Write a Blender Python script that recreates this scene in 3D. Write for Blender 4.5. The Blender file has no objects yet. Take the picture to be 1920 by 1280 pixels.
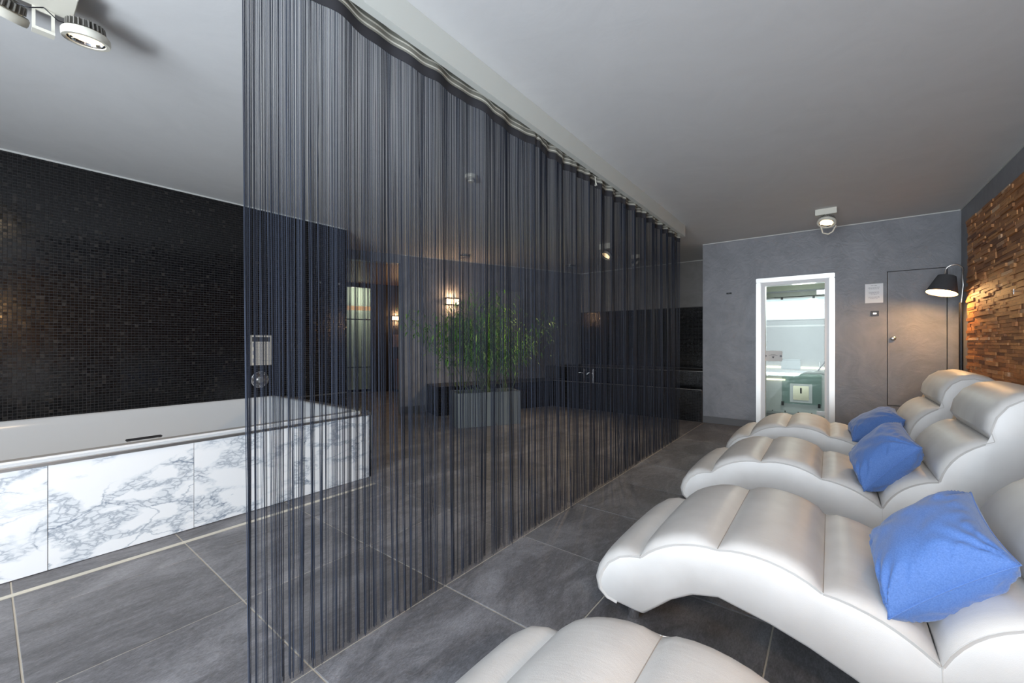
import bpy, bmesh, math, random
from mathutils import Vector, Matrix
R = random.Random(7)
PI = math.pi
sc = bpy.context.scene
COL = sc.collection

# ------------------------------------------------------------------ camera
cd = bpy.data.cameras.new('camera'); cam = bpy.data.objects.new('camera', cd); COL.objects.link(cam)
cam.location = (0, 0, 1.2); cam.rotation_euler = (PI/2, 0, math.radians(37.76))
cd.sensor_width = 36; cd.lens = 36*770.7/1920; cd.shift_y = 2/1920; cd.clip_start = .02
sc.camera = cam
# ------------------------------------------------------------------ world, daylight, exposure
w = bpy.data.worlds.new('sky'); sc.world = w; w.use_nodes = True
wb = w.node_tree.nodes['Background']; wb.inputs[0].default_value = (.80, .90, 1, 1); wb.inputs[1].default_value = 1.15
def area(name, loc, rot, sx, sy, power, col):
    l = bpy.data.lights.new(name, 'AREA'); l.shape = 'RECTANGLE'; l.size = sx; l.size_y = sy; l.energy = power; l.color = col
    o = bpy.data.objects.new(name, l); o.location = loc; o.rotation_euler = rot; COL.objects.link(o); return o
area('window_daylight', (-.45, -2.55, 1.35), (PI/2, 0, 0), 2.7, 2.4, 255, (.83, .915, 1))
area('upward_fill', (-.45, -3.15, -.25), (math.radians(135), 0, 0), 2.7, 1.2, 250, (.88, .94, 1))  # added fill aimed upwards from outside, lifts the ceiling like ground bounce
vs = sc.view_settings
vs.view_transform = 'Standard'; vs.look = 'None'; vs.gamma = 1; vs.use_curve_mapping = False; vs.exposure = .12
sc.cycles.use_denoising = True
sc.cycles.max_bounces = 10; sc.cycles.transparent_max_bounces = 24

# ------------------------------------------------------------------ materials
def new_mat(name):
    m = bpy.data.materials.new(name); m.use_nodes = True
    nt = m.node_tree; return m, nt, nt.nodes['Principled BSDF'], nt.nodes.new, nt.links.new
def simple(name, col, rough=.5, metal=0, spec=.5, emit=None, es=0):
    m, nt, b, N, L = new_mat(name)
    b.inputs['Base Color'].default_value = (*col, 1); b.inputs['Roughness'].default_value = rough
    b.inputs['Metallic'].default_value = metal; b.inputs['Specular IOR Level'].default_value = spec
    if emit: b.inputs['Emission Color'].default_value = (*emit, 1); b.inputs['Emission Strength'].default_value = es
    return m
def noise(N, L, coord, scale, detail=4, rough=.55, dist=0, vec=None):
    n = N('ShaderNodeTexNoise'); n.inputs['Scale'].default_value = scale; n.inputs['Detail'].default_value = detail
    n.inputs['Roughness'].default_value = rough; n.inputs['Distortion'].default_value = dist
    if coord is not None: L(coord, n.inputs['Vector'])
    return n
def ramp(N, L, fac, stops):
    r = N('ShaderNodeValToRGB'); e = r.color_ramp.elements
    while len(e) < len(stops): e.new(.5)
    for i, (p, c) in enumerate(stops): e[i].position = p; e[i].color = (*c, 1) if len(c) == 3 else c
    L(fac, r.inputs[0]); return r
def bump(N, L, b, h, strength, dist=.01):
    k = N('ShaderNodeBump'); k.inputs['Strength'].default_value = strength; k.inputs['Distance'].default_value = dist
    L(h, k.inputs['Height']); L(k.outputs[0], b.inputs['Normal']); return k
def objco(N): return N('ShaderNodeTexCoord').outputs['Object']
def geopos(N): return N('ShaderNodeNewGeometry').outputs['Position']
def mapping(N, L, v, s):
    k = N('ShaderNodeMapping'); k.inputs['Scale'].default_value = s; L(v, k.inputs['Vector']); return k.outputs[0]

def plaster(name, c0, c1, bs=.12, rough=.45):
    m, nt, b, N, L = new_mat(name); p = geopos(N)
    n1 = noise(N, L, p, 2.2, 7, .65, 1.8); r = ramp(N, L, n1.outputs['Fac'], [(.3, c0), (.7, c1)])
    L(r.outputs[0], b.inputs['Base Color'])
    n2 = noise(N, L, p, 5, 7, .62, 3.0); bump(N, L, b, n2.outputs['Fac'], bs*1.6, .02)
    b.inputs['Roughness'].default_value = rough
    return m
M = {}
M['plaster'] = plaster('grey_plaster', (.175, .18, .197), (.25, .255, .277))
M['plaster_warm'] = plaster('dark_plaster', (.17, .165, .16), (.23, .225, .22))
M['ceiling'] = plaster('ceiling_paint', (.60, .605, .61), (.64, .645, .65), .03, .7)
M['beam'] = simple('beam_paint', (.62, .64, .60), .5)
M['white'] = simple('white_paint', (.80, .81, .82), .4)
M['steam_wall'] = simple('steam_wall', (.40, .42, .43), .45)
M['steam_panel'] = simple('steam_panel', (.74, .77, .76), .4)
M['green_wall'] = simple('green_ceiling', (.20, .22, .15), .5)
m, nt, b, N, L = new_mat('label_white'); M['label_white'] = m
tr = N('ShaderNodeBsdfTranslucent'); tr.inputs[0].default_value = (.95, .95, .95, 1); ms = N('ShaderNodeMixShader'); ms.inputs[0].default_value = .5
b.inputs['Base Color'].default_value = (.9, .9, .9, 1); L(b.outputs[0], ms.inputs[1]); L(tr.outputs[0], ms.inputs[2]); L(ms.outputs[0], nt.nodes['Material Output'].inputs[0])
M['steel'] = simple('brushed_steel', (.72, .71, .69), .28, 1)
M['casing'] = simple('satin_casing', (.74, .72, .69), .40, .75)
M['chrome'] = simple('chrome', (.75, .76, .78), .08, 1)
M['dark_metal'] = simple('dark_metal', (.03, .03, .035), .35, .6)
M['black'] = simple('black_plastic', (.012, .012, .014), .4)
M['grey_plate'] = simple('grey_plate', (.035, .035, .04), .45)
M['lamp_white'] = simple('lamp_white', (.68, .66, .58), .4)
M['fin'] = simple('heatsink_fins', (.30, .29, .27), .4, .5)
M['shade'] = simple('lamp_shade_fabric', (.06, .062, .068), .8)
M['shade_in'] = simple('shade_lining', (.9, .75, .5), .6, 0, .3, (1, .62, .26), 6)
M['glow'] = simple('lamp_glow', (1, .9, .7), .5, 0, .5, (1, .72, .38), 2.1)
M['led'] = simple('led_strip', (1, .9, .6), .5, 0, .5, (1, .90, .62), 2.5)
M['sconce_glow'] = simple('sconce_glow', (1, .9, .7), .5, 0, .5, (1, .62, .32), 10)
M['paper'] = simple('white_paper', (.86, .87, .88), .6)
M['paper_grey'] = simple('beige_paper', (.55, .52, .46), .6)
M['ink'] = simple('ink', (.25, .25, .28), .7)
M['ink_red'] = simple('red_ink', (.5, .08, .08), .7)
M['trim'] = simple('shadow_trim', (.55, .56, .54), .4)
M['door_grey'] = simple('door_grey', (.30, .30, .31), .4)
M['grout'] = simple('light_grout', (.50, .47, .41), .8)
M['border'] = simple('border_stone', (.10, .10, .105), .5)
M['channel'] = simple('channel_cover', (.58, .55, .47), .35, .2)
M['acrylic'] = simple('white_acrylic', (.60, .62, .64), .15, 0, .5)
M['tape'] = simple('tape_fabric', (.22, .22, .19), .8)
M['tape_cord'] = simple('tape_cord', (.62, .61, .54), .8)
M['band'] = simple('header_band_fabric', (.028, .028, .034), .8)
M['planter'] = simple('planter_stone', (.17, .19, .19), .6)
M['soil'] = simple('soil', (.02, .015, .01), .9)
M['stem'] = simple('bamboo_stem', (.10, .14, .04), .5)
M['brown'] = simple('brown_timber', (.16, .085, .045), .5)
M['cab_wood'] = simple('cabinet_wood', (.42, .17, .05), .5)
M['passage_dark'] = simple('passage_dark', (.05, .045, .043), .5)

m, nt, b, N, L = new_mat('curtain_string'); M['string'] = m
gi = N('ShaderNodeNewGeometry')
r = ramp(N, L, gi.outputs['Random Per Island'], [(0, (.014, .019, .033)), (.6, (.025, .033, .054)), (1, (.052, .066, .10))])
L(r.outputs[0], b.inputs['Base Color']); b.inputs['Roughness'].default_value = .6; b.inputs['Specular IOR Level'].default_value = .25

# floor tile: slate with directional relief and chalky bloom, tone per tile
m, nt, b, N, L = new_mat('slate_tile'); M['tile'] = m
p = geopos(N); st = mapping(N, L, p, (3.2, 1, 1))
n1 = noise(N, L, st, 16, 10, .72, .3); n2 = noise(N, L, mapping(N, L, p, (2, 1, 1)), 1.6, 9, .68, .8); n3 = noise(N, L, st, 60, 5, .75)
oi = N('ShaderNodeObjectInfo')
base = ramp(N, L, n1.outputs['Fac'], [(.25, (.070, .071, .079)), (.5, (.120, .121, .133)), (.8, (.22, .22, .24))])
bl = ramp(N, L, n2.outputs['Fac'], [(.45, (0, 0, 0)), (.68, (.65, .65, .65))])
mx = N('ShaderNodeMix'); mx.data_type = 'RGBA'; L(bl.outputs[0], mx.inputs[0]); L(base.outputs[0], mx.inputs[6]); mx.inputs[7].default_value = (.33, .335, .365, 1)
hv = N('ShaderNodeHueSaturation'); L(mx.outputs[2], hv.inputs['Color'])
mr = N('ShaderNodeMapRange'); L(oi.outputs['Random'], mr.inputs[0]); mr.inputs[3].default_value = .85; mr.inputs[4].default_value = 1.15
L(mr.outputs[0], hv.inputs['Value'])
sp_ = ramp(N, L, n3.outputs['Fac'], [(.36, (.72, .72, .72)), (.64, (1.2, 1.2, 1.2))])
mm = N('ShaderNodeMix'); mm.data_type = 'RGBA'; mm.blend_type = 'MULTIPLY'; mm.inputs[0].default_value = 1; L(hv.outputs[0], mm.inputs[6]); L(sp_.outputs[0], mm.inputs[7]); L(mm.outputs[2], b.inputs['Base Color'])
ad = N('ShaderNodeMath'); ad.operation = 'ADD'; L(n1.outputs['Fac'], ad.inputs[0]); L(n3.outputs['Fac'], ad.inputs[1])
bump(N, L, b, ad.outputs[0], .6, .006); b.inputs['Roughness'].default_value = .42

# mosaic
m, nt, b, N, L = new_mat('black_mosaic'); M['mosaic'] = m
gi = N('ShaderNodeNewGeometry')
r = ramp(N, L, gi.outputs['Random Per Island'], [(0, (.003, .003, .004)), (.85, (.006, .006, .007)), (.97, (.012, .011, .011)), (1, (.03, .027, .025))])
L(r.outputs[0], b.inputs['Base Color'])
mr = N('ShaderNodeMapRange'); L(gi.outputs['Random Per Island'], mr.inputs[0]); mr.inputs[3].default_value = .10; mr.inputs[4].default_value = .22
L(mr.outputs[0], b.inputs['Roughness'])
M['mosaic_grout'] = simple('mosaic_grout', (.05, .05, .052), .8)

# wood pieces
m, nt, b, N, L = new_mat('reclaimed_wood'); M['wood'] = m
gi = N('ShaderNodeNewGeometry'); oi = N('ShaderNodeObjectInfo')
ad = N('ShaderNodeMath'); ad.operation = 'ADD'; L(gi.outputs['Random Per Island'], ad.inputs[0]); L(oi.outputs['Random'], ad.inputs[1])
fr = N('ShaderNodeMath'); fr.operation = 'FRACT'; L(ad.outputs[0], fr.inputs[0])
r = ramp(N, L, fr.outputs[0], [(0, (.20, .078, .026)), (.25, (.36, .15, .050)), (.5, (.48, .22, .080)), (.75, (.58, .28, .10)), (.93, (.42, .16, .05)), (1, (.75, .52, .33))])
g = noise(N, L, mapping(N, L, gi.outputs['Position'], (30, 5, 60)), 3, 5, .6, .4)
gr = ramp(N, L, g.outputs['Fac'], [(.3, (.62, .62, .62)), (.7, (1.15, 1.15, 1.15))])
mx = N('ShaderNodeMix'); mx.data_type = 'RGBA'; mx.blend_type = 'MULTIPLY'; mx.inputs[0].default_value = 1
L(r.outputs[0], mx.inputs[6]); L(gr.outputs[0], mx.inputs[7]); L(mx.outputs[2], b.inputs['Base Color'])
b.inputs['Roughness'].default_value = .6; bump(N, L, b, g.outputs['Fac'], .3, .004)

# marble: breccia veins
m, nt, b, N, L = new_mat('veined_marble'); M['marble'] = m
p = geopos(N); oi = N('ShaderNodeObjectInfo')
off = N('ShaderNodeVectorMath'); off.operation = 'MULTIPLY_ADD'; off.inputs[1].default_value = (0, 0, 0)
L(p, off.inputs[0])
cx = N('ShaderNodeCombineXYZ')
ml = N('ShaderNodeMath'); ml.operation = 'MULTIPLY'; ml.inputs[1].default_value = 37.0; L(oi.outputs['Random'], ml.inputs[0])
L(ml.outputs[0], cx.inputs[0]); L(ml.outputs[0], cx.inputs[1])
va = N('ShaderNodeVectorMath'); va.operation = 'ADD'; L(p, va.inputs[0]); L(cx.outputs[0], va.inputs[1])
rot = N('ShaderNodeMapping'); rot.inputs['Rotation'].default_value = (.7, 0, 0); rot.inputs['Scale'].default_value = (1, .62, 1.35); L(va.outputs[0], rot.inputs['Vector'])
wn = noise(N, L, rot.outputs[0], 6, 8, .6)
ws = N('ShaderNodeVectorMath'); ws.operation = 'SCALE'; ws.inputs['Scale'].default_value = .16; L(wn.outputs['Color'], ws.inputs[0])
wv = N('ShaderNodeVectorMath'); wv.operation = 'ADD'; L(rot.outputs[0], wv.inputs[0]); L(ws.outputs[0], wv.inputs[1])
def vein(scale, width, dark):
    v = N('ShaderNodeTexVoronoi'); v.feature = 'DISTANCE_TO_EDGE'; v.inputs['Scale'].default_value = scale; L(wv.outputs[0], v.inputs['Vector'])
    return ramp(N, L, v.outputs['Distance'], [(0, (dark, dark, dark)), (width, (0, 0, 0))])
v1 = vein(3.1, .014, .7); v3 = vein(30, .17, .8)
vz = N('ShaderNodeTexVoronoi'); vz.feature = 'DISTANCE_TO_EDGE'; vz.inputs['Scale'].default_value = 5.2; vz.inputs['Randomness'].default_value = 1; L(wv.outputs[0], vz.inputs['Vector'])
zone = ramp(N, L, vz.outputs['Distance'], [(.07, (1, 1, 1)), (.16, (.0, .0, .0))])
mk = noise(N, L, rot.outputs[0], 2.4, 3, .55, .8); mkr = ramp(N, L, mk.outputs['Fac'], [(.44, (0, 0, 0)), (.52, (1, 1, 1))])
mk2 = ramp(N, L, mk.outputs['Fac'], [(.44, (.0, .0, .0)), (.54, (1, 1, 1))])
def mul(a, c):
    k = N('ShaderNodeMix'); k.data_type = 'RGBA'; k.blend_type = 'MULTIPLY'; k.inputs[0].default_value = 1; L(a, k.inputs[6]); L(c, k.inputs[7]); return k.outputs[2]
def addc(a, c):
    k = N('ShaderNodeMix'); k.data_type = 'RGBA'; k.blend_type = 'ADD'; k.inputs[0].default_value = 1; L(a, k.inputs[6]); L(c, k.inputs[7]); return k.outputs[2]
vv = ramp(N, L, v3.outputs[0], [(0, (.22, .22, .22)), (1, (.95, .95, .95))])
tot = addc(mul(mul(vv.outputs[0], zone.outputs[0]), mkr.outputs[0]), mul(v1.outputs[0], mk2.outputs[0]))
rr = ramp(N, L, tot, [(0, (.80, .81, .82)), (.25, (.66, .69, .72)), (1, (.25, .29, .35))])
L(rr.outputs[0], b.inputs['Base Color']); b.inputs['Roughness'].default_value = .22

# leather
m, nt, b, N, L = new_mat('white_leather'); M['leather'] = m
p = objco(N); n1 = noise(N, L, p, 5, 4, .5); r = ramp(N, L, n1.outputs['Fac'], [(.3, (.70, .69, .675)), (.7, (.78, .775, .765))]); L(r.outputs[0], b.inputs['Base Color'])
vo = N('ShaderNodeTexVoronoi'); vo.inputs['Scale'].default_value = 420; L(p, vo.inputs['Vector'])
wr = noise(N, L, mapping(N, L, p, (2, 14, 2)), 4, 4, .6, .5)
k1 = bump(N, L, b, vo.outputs['Distance'], .10, .002)
k2 = N('ShaderNodeBump'); k2.inputs['Strength'].default_value = .035; k2.inputs['Distance'].default_value = .02; L(wr.outputs['Fac'], k2.inputs['Height']); L(k2.outputs[0], k1.inputs['Normal'])
b.inputs['Roughness'].default_value = .45
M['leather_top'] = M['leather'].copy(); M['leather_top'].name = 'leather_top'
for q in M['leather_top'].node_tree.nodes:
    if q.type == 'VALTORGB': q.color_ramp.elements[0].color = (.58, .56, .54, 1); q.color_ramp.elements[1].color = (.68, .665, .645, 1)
M['crease'] = simple('crease_thread', (.36, .32, .28), .7)
M['seam'] = simple('leather_seam', (.66, .65, .63), .5)

# blue cloth
m, nt, b, N, L = new_mat('blue_cloth'); M['blue'] = m
p = objco(N); n1 = noise(N, L, p, 260, 2, .6); r = ramp(N, L, n1.outputs['Fac'], [(.3, (.062, .15, .42)), (.7, (.10, .21, .52))]); L(r.outputs[0], b.inputs['Base Color'])
n2 = noise(N, L, mapping(N, L, p, (5, 2, 5)), 3, 4, .6, 1.0); bump(N, L, b, n2.outputs['Fac'], .22, .02)
b.inputs['Roughness'].default_value = .75; b.inputs['Sheen Weight'].default_value = .25

# leaf
m, nt, b, N, L = new_mat('bamboo_leaf'); M['leaf'] = m
gi = N('ShaderNodeNewGeometry'); r = ramp(N, L, gi.outputs['Random Per Island'], [(0, (.05, .14, .03)), (.6, (.15, .34, .06)), (1, (.34, .52, .12))]); L(r.outputs[0], b.inputs['Base Color'])
b.inputs['Roughness'].default_value = .5; b.inputs['Transmission Weight'].default_value = 0

# glass pane: clear sheet, mirror-like by angle
def glass(name, tint, base=.05):
    m = bpy.data.materials.new(name); m.use_nodes = True; nt = m.node_tree; nt.nodes.clear(); N = nt.nodes.new; L = nt.links.new
    o = N('ShaderNodeOutputMaterial'); t = N('ShaderNodeBsdfTransparent'); t.inputs[0].default_value = (*tint, 1)
    gl = N('ShaderNodeBsdfGlossy'); gl.inputs['Roughness'].default_value = .01
    f = N('ShaderNodeFresnel'); f.inputs[0].default_value = 1.32
    a = N('ShaderNodeMath'); a.operation = 'ADD'; a.inputs[1].default_value = base; L(f.outputs[0], a.inputs[0])
    x = N('ShaderNodeMixShader'); L(a.outputs[0], x.inputs[0]); L(t.outputs[0], x.inputs[1]); L(gl.outputs[0], x.inputs[2]); L(x.outputs[0], o.inputs[0]); return m
M['glass'] = glass('door_glass', (.94, .97, .95), .0)
M['glass_green'] = glass('plate_glass', (.87, .93, .91), .0)
m, nt, b, N, L = new_mat('frosted_glass'); M['glass_frost'] = m
tr = N('ShaderNodeBsdfTranslucent'); tr.inputs[0].default_value = (.80, .86, .78, 1); ms = N('ShaderNodeMixShader'); ms.inputs[0].default_value = .75
b.inputs['Base Color'].default_value = (.5, .53, .5, 1); b.inputs['Roughness'].default_value = .4
L(b.outputs[0], ms.inputs[1]); L(tr.outputs[0], ms.inputs[2]); L(ms.outputs[0], nt.nodes['Material Output'].inputs[0])

# ------------------------------------------------------------------ mesh helpers
class MB:
    def __init__(s): s.v = []; s.f = []
    def add(s, vs, fs):
        n = len(s.v); s.v += [tuple(q) for q in vs]; s.f += [tuple(i+n for i in q) for q in fs]; return s
    def box(s, x0, x1, y0, y1, z0, z1):
        vs = [(x0,y0,z0),(x1,y0,z0),(x1,y1,z0),(x0,y1,z0),(x0,y0,z1),(x1,y0,z1),(x1,y1,z1),(x0,y1,z1)]
        return s.add(vs, [(0,3,2,1),(4,5,6,7),(0,1,5,4),(1,2,6,5),(2,3,7,6),(3,0,4,7)])
    def obox(s, o, a, bb, c):      # origin and three edge vectors (right handed)
        o, a, bb, c = map(Vector, (o, a, bb, c))
        vs = [o, o+a, o+a+bb, o+bb, o+c, o+a+c, o+a+bb+c, o+bb+c]
        return s.add(vs, [(0,3,2,1),(4,5,6,7),(0,1,5,4),(1,2,6,5),(2,3,7,6),(3,0,4,7)])
    def tube(s, pts, r, n=8, cap=True):
        pts = [Vector(q) for q in pts]; rs = r if isinstance(r, (list, tuple)) else [r]*len(pts)
        vs = []; fs = []; prev = None
        for i, q in enumerate(pts):
            t = (pts[min(i+1, len(pts)-1)] - pts[max(i-1, 0)]).normalized()
            if prev is None:
                a = t.orthogonal().normalized()
            else:
                a = (prev - t*prev.dot(t)).normalized()
            prev = a; c = t.cross(a)
            for k in range(n):
                th = 2*PI*k/n; vs.append(q + (a*math.cos(th) + c*math.sin(th))*rs[i])
        for i in range(len(pts)-1):
            for k in range(n):
                k2 = (k+1) % n; fs.append((i*n+k, i*n+k2, (i+1)*n+k2, (i+1)*n+k))
        if cap: fs.append(tuple(range(n))[::-1]); fs.append(tuple((len(pts)-1)*n+k for k in range(n)))
        return s.add(vs, fs)
    def lathe(s, prof, n=32, mat=None):      # closed or open (r,z) profile around Z, then transformed
        vs = []; fs = []; mat = mat or Matrix()
        for r_, z_ in prof:
            for k in range(n): th = 2*PI*k/n; vs.append(mat @ Vector((r_*math.cos(th), r_*math.sin(th), z_)))
        for i in range(len(prof)-1):
            for k in range(n):
                k2 = (k+1) % n; fs.append((i*n+k, i*n+k2, (i+1)*n+k2, (i+1)*n+k))
        return s.add(vs, fs)
    def build(s, name, mat, parent=None, smooth=None, bevel=0):
        me = bpy.data.meshes.new(name); me.from_pydata(s.v, [], s.f); me.update()
        return link(name, me, mat, parent, smooth, bevel)
def link(name, me, mat, parent=None, smooth=None, bevel=0):
    if mat is not None: me.materials.append(mat)
    o = bpy.data.objects.new(name, me); COL.objects.link(o)
    if parent is not None: o.parent = parent
    if bevel or smooth:
        bm = bmesh.new(); bm.from_mesh(me)
        if bevel: bmesh.ops.bevel(bm, geom=[e for e in bm.edges], offset=bevel, segments=2, affect='EDGES', clamp_overlap=True)
        bm.to_mesh(me); bm.free()
    if smooth:
        me.polygons.foreach_set('use_smooth', [True]*len(me.polygons)); me.set_sharp_from_angle(angle=math.radians(smooth))
    return o
def thing(name, label, cat, loc=(0, 0, 0), rz=0, group=None):
    o = bpy.data.objects.new(name, None); o.location = loc; o.rotation_euler = (0, 0, rz); o.empty_display_size = .1; COL.objects.link(o)
    return tag(o, label, cat, group)
def tag(o, label, cat, group=None):
    o['label'] = label; o['category'] = cat
    if group: o['group'] = group
    return o
def struct(o): o['kind'] = 'structure'; return o
def stuff(o): o['kind'] = 'stuff'; return o
def V(*a): return Vector(a)

# ------------------------------------------------------------------ setting
H = 2.68
XT, PX = -1.505, .657         # grout origin and pitch
gx = [XT + PX*k for k in range(-1, 5)]
floor = struct(MB().box(-9.9, 1.35, -2.75, 8.1, -.06, -.003).build('floor', M['grout']))
PW = (V(-5.72, 4.32, 0)); PU = V(.3828, .9238, 0); PN = V(-.9238, .3828, 0)      # slanted partition: origin, along, away from the room
G = .0031
tile_mesh = {}
def tile(x0, x1, y0, y1):
    key = (round(x1-x0, 3), round(y1-y0, 3))
    if key not in tile_mesh:
        a, c = (x1-x0)/2-G, (y1-y0)/2-G
        mb = MB(); e = .0015
        mb.add([(-a,-c,-.01),(a,-c,-.01),(a,c,-.01),(-a,c,-.01),(-a,-c,-e),(a,-c,-e),(a,c,-e),(-a,c,-e),(-a+e,-c+e,0),(a-e,-c+e,0),(a-e,c-e,0),(-a+e,c-e,0)],
               [(0,1,5,4),(1,2,6,5),(2,3,7,6),(3,0,4,7),(4,5,9,8),(5,6,10,9),(6,7,11,10),(7,4,8,11),(8,9,10,11)])
        me = bpy.data.meshes.new('tile'); me.from_pydata(mb.v, [], mb.f); me.materials.append(M['tile']); tile_mesh[key] = me
    o = bpy.data.objects.new('tile', tile_mesh[key]); COL.objects.link(o); o.parent = floor
    o.location = ((x0+x1)/2, (y0+y1)/2, R.uniform(-.0004, .0003))
ys = [.09 + PX*k for k in range(-4, 13)]
xs = [XT + PX*k for k in range(5)]                       # right of the curtain
for i in range(len(ys)-1):
    for j in range(4): tile(xs[j], min(xs[j+1], 1.15), ys[i], min(ys[i+1], 8.0))
    tile(XT-PX, XT, ys[i], ys[i+1]); tile(XT-2*PX, XT-PX, ys[i], ys[i+1])
    xa = XT-2*PX
    if ys[i] < 2.0:
        tile(-3.055, xa, ys[i], ys[i+1]); tile(-3.265, -3.088, ys[i], ys[i+1])
    else:
        for j in range(5 if ys[i] < 2.9 else 11):
            tile(xa-(j+1)*PX, xa-j*PX, ys[i], ys[i+1])
struct(MB().box(-3.088, -3.055, -2.5, 2.06, -.012, .0012).build('trim_1', M['channel']))

ceiling = struct(MB().box(-5.15, 1.35, -2.75, 8.1, H, H+.12).build('ceiling', M['ceiling']))
ce2 = struct(MB().add([(-5.15, 2.6, H), (-5.15, 8.1, H), (-6.9, 2.6, H), (-5.15, 5.9, H), (-5.15, 2.6, H+.12), (-5.15, 5.9, H+.12), (-6.9, 2.6, H+.12)],
    [(0, 2, 3), (4, 5, 6), (2, 6, 5, 3), (0, 4, 6, 2)]).build('ceiling_alcove', M['ceiling']))
# right wall
struct(MB().box(1.15, 1.35, -2.75, 6.9, 0, H).build('wall_right', M['plaster']))
# far wall with door and hatch openings
WY = 6.67
wf = MB()
for bx in ((-1.523, -.775, 0, H), (-.775, .0, 2.05, H), (.0, .538, 0, H), (.538, 1.045, 2.053, H), (.538, 1.045, 0, .443), (1.045, 1.15, 0, H)):
    wf.box(bx[0], bx[1], WY, WY+.14, bx[2], bx[3])
struct(wf.build('wall_far', M['plaster']))
struct(MB().box(-1.523, -1.383, WY+.14, 8.1, 0, H).build('wall_return', M['plaster']))
struct(MB().box(-5.2, -1.523, 7.9, 8.1, 0, H).build('wall_recess', M['plaster_warm']))
# ceiling-line shadow trims
struct(MB().box(-1.523, 1.15, WY-.008, WY-.0005, H-.012, H-.001).build('trim_2', M['trim']))
struct(MB().box(1.142, 1.1495, -2.5, WY-.01, H-.012, H-.001).build('trim_3', M['trim']))
struct(MB().box(-5.0+.0005, -4.99, -2.5, 2.93, H-.014, H-.001).build('trim_4', M['trim']))
struct(MB().box(-4.3, -1.525, 7.89, 7.8995, H-.012, H-.001).build('trim_5', M['trim']))
bbf = struct(MB().box(-1.523, -.83, WY-.012, WY-.0005, 0, .098).build('baseboard_far', M['border']))
struct(MB().box(.055, 1.15, WY-.012, WY-.0005, 0, .098).build('baseboard_right', M['border']))
# window wall behind the camera: piers, head and sill round the glazing that lets the daylight in
struct(MB().box(-5.0, -1.85, -2.75, -2.6, 0, H).box(.95, 1.15, -2.75, -2.6, 0, H).box(-1.85, .95, -2.75, -2.6, 2.58, H).box(-1.85, .95, -2.75, -2.6, 0, .1).build('wall_window', M['plaster']))
# left wall and its mosaic
wl = struct(MB().box(-5.2, -5.006, -2.75, 2.93, 0, H).build('wall_left', M['mosaic_grout']))
def mosaic(name, parent, o, a, bb, nrm, na, nb, pitch, mat, tilt=.007, skip=None):
    # grid of small square tiles over a plane: origin o, unit axes a, bb, outward normal nrm
    o, a, bb, nrm = map(Vector, (o, a, bb, nrm)); v = []; f = []
    h = pitch*.425
    for i in range(na):
        for j in range(nb):
            c = o + a*(pitch*(i+.5)) + bb*(pitch*(j+.5))
            ta, tb = R.gauss(0, tilt), R.gauss(0, tilt); q = []
            for sa, sb in ((-1,-1),(1,-1),(1,1),(-1,1)):
                q.append(c + a*(sa*h) + bb*(sb*h) + nrm*(.0045 + sa*h*ta + sb*h*tb))
            n = len(v); v += q + [k - nrm*.006 for k in q]
            f += [(n,n+1,n+2,n+3),(n,n+4,n+5,n+1),(n+1,n+5,n+6,n+2),(n+2,n+6,n+7,n+3),(n+3,n+7,n+4,n)]
    mb = MB(); mb.v = [tuple(k) for k in v]; mb.f = f
    return stuff(mb.build(name, mat, parent))
MP = .0236
mosaic('mosaic_tiles', wl, (-5.006, -.75, .56), (0,1,0), (0,0,1), (1,0,0), 156, 90, MP, M['mosaic'])
mosaic('mosaic_tiles', wl, (-5.006, 2.1, 0), (0,1,0), (0,0,1), (1,0,0), 35, 23, MP, M['mosaic'])
wr_ = MB().box(-4.36, -1.5235, 7.893, 7.8995, .74, 1.845).build('mosaic_backing', M['mosaic_grout'], bpy.data.objects['wall_recess'])
mosaic('mosaic_tiles', bpy.data.objects['wall_recess'], (-1.5235, 7.893, .745), (-1,0,0), (0,0,1), (0,-1,0), 120, 46, MP, M['mosaic'])

# slanted partition with its opening at the left end
def pw(s, n, z=0): q = PW + PU*s + PN*n; return V(q.x, q.y, z)
def pbox(mb, s0, s1, n0, n1, z0, z1): return mb.obox(pw(s0, n1, z0), pw(s1, n1, 0)-pw(s0, n1, 0), pw(s0, n0, 0)-pw(s0, n1, 0), (0, 0, z1-z0)) if False else mb.obox(pw(s0, n0, z0), pw(s1, n0, 0)-pw(s0, n0, 0), pw(s0, n1, 0)-pw(s0, n0, 0), (0, 0, z1-z0))
wp = MB(); pbox(wp, 0, 3.9, 0, .14, 0, H); pbox(wp, -2.3, 0, 0, .14, 2.53, H)
struct(wp.build('wall_slanted', M['plaster']))
struct(pbox(MB(), 0, .42, -.012, -.0005, 0, .118).build('baseboard_slanted', M['border']))
struct(pbox(MB(), 1.83, 2.37, -.012, -.0005, .5, 2.19).build('door_3', M['door_grey']))
struct(pbox(MB(), 0, 3.9, -.008, -.0005, H-.012, H-.001).build('trim_6', M['trim']))
# the passage room beyond the opening
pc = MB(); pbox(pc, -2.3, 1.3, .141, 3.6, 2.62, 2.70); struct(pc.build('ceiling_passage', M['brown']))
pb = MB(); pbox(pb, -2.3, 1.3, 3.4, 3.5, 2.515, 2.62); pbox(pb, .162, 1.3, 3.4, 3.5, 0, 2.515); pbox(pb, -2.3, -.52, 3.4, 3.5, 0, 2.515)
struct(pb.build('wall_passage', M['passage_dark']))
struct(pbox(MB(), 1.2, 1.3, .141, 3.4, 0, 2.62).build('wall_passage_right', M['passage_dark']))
struct(MB().box(-9.9, -5.2, 2.55, 2.69, 0, H).build('wall_passage_left', M['passage_dark']))
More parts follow.
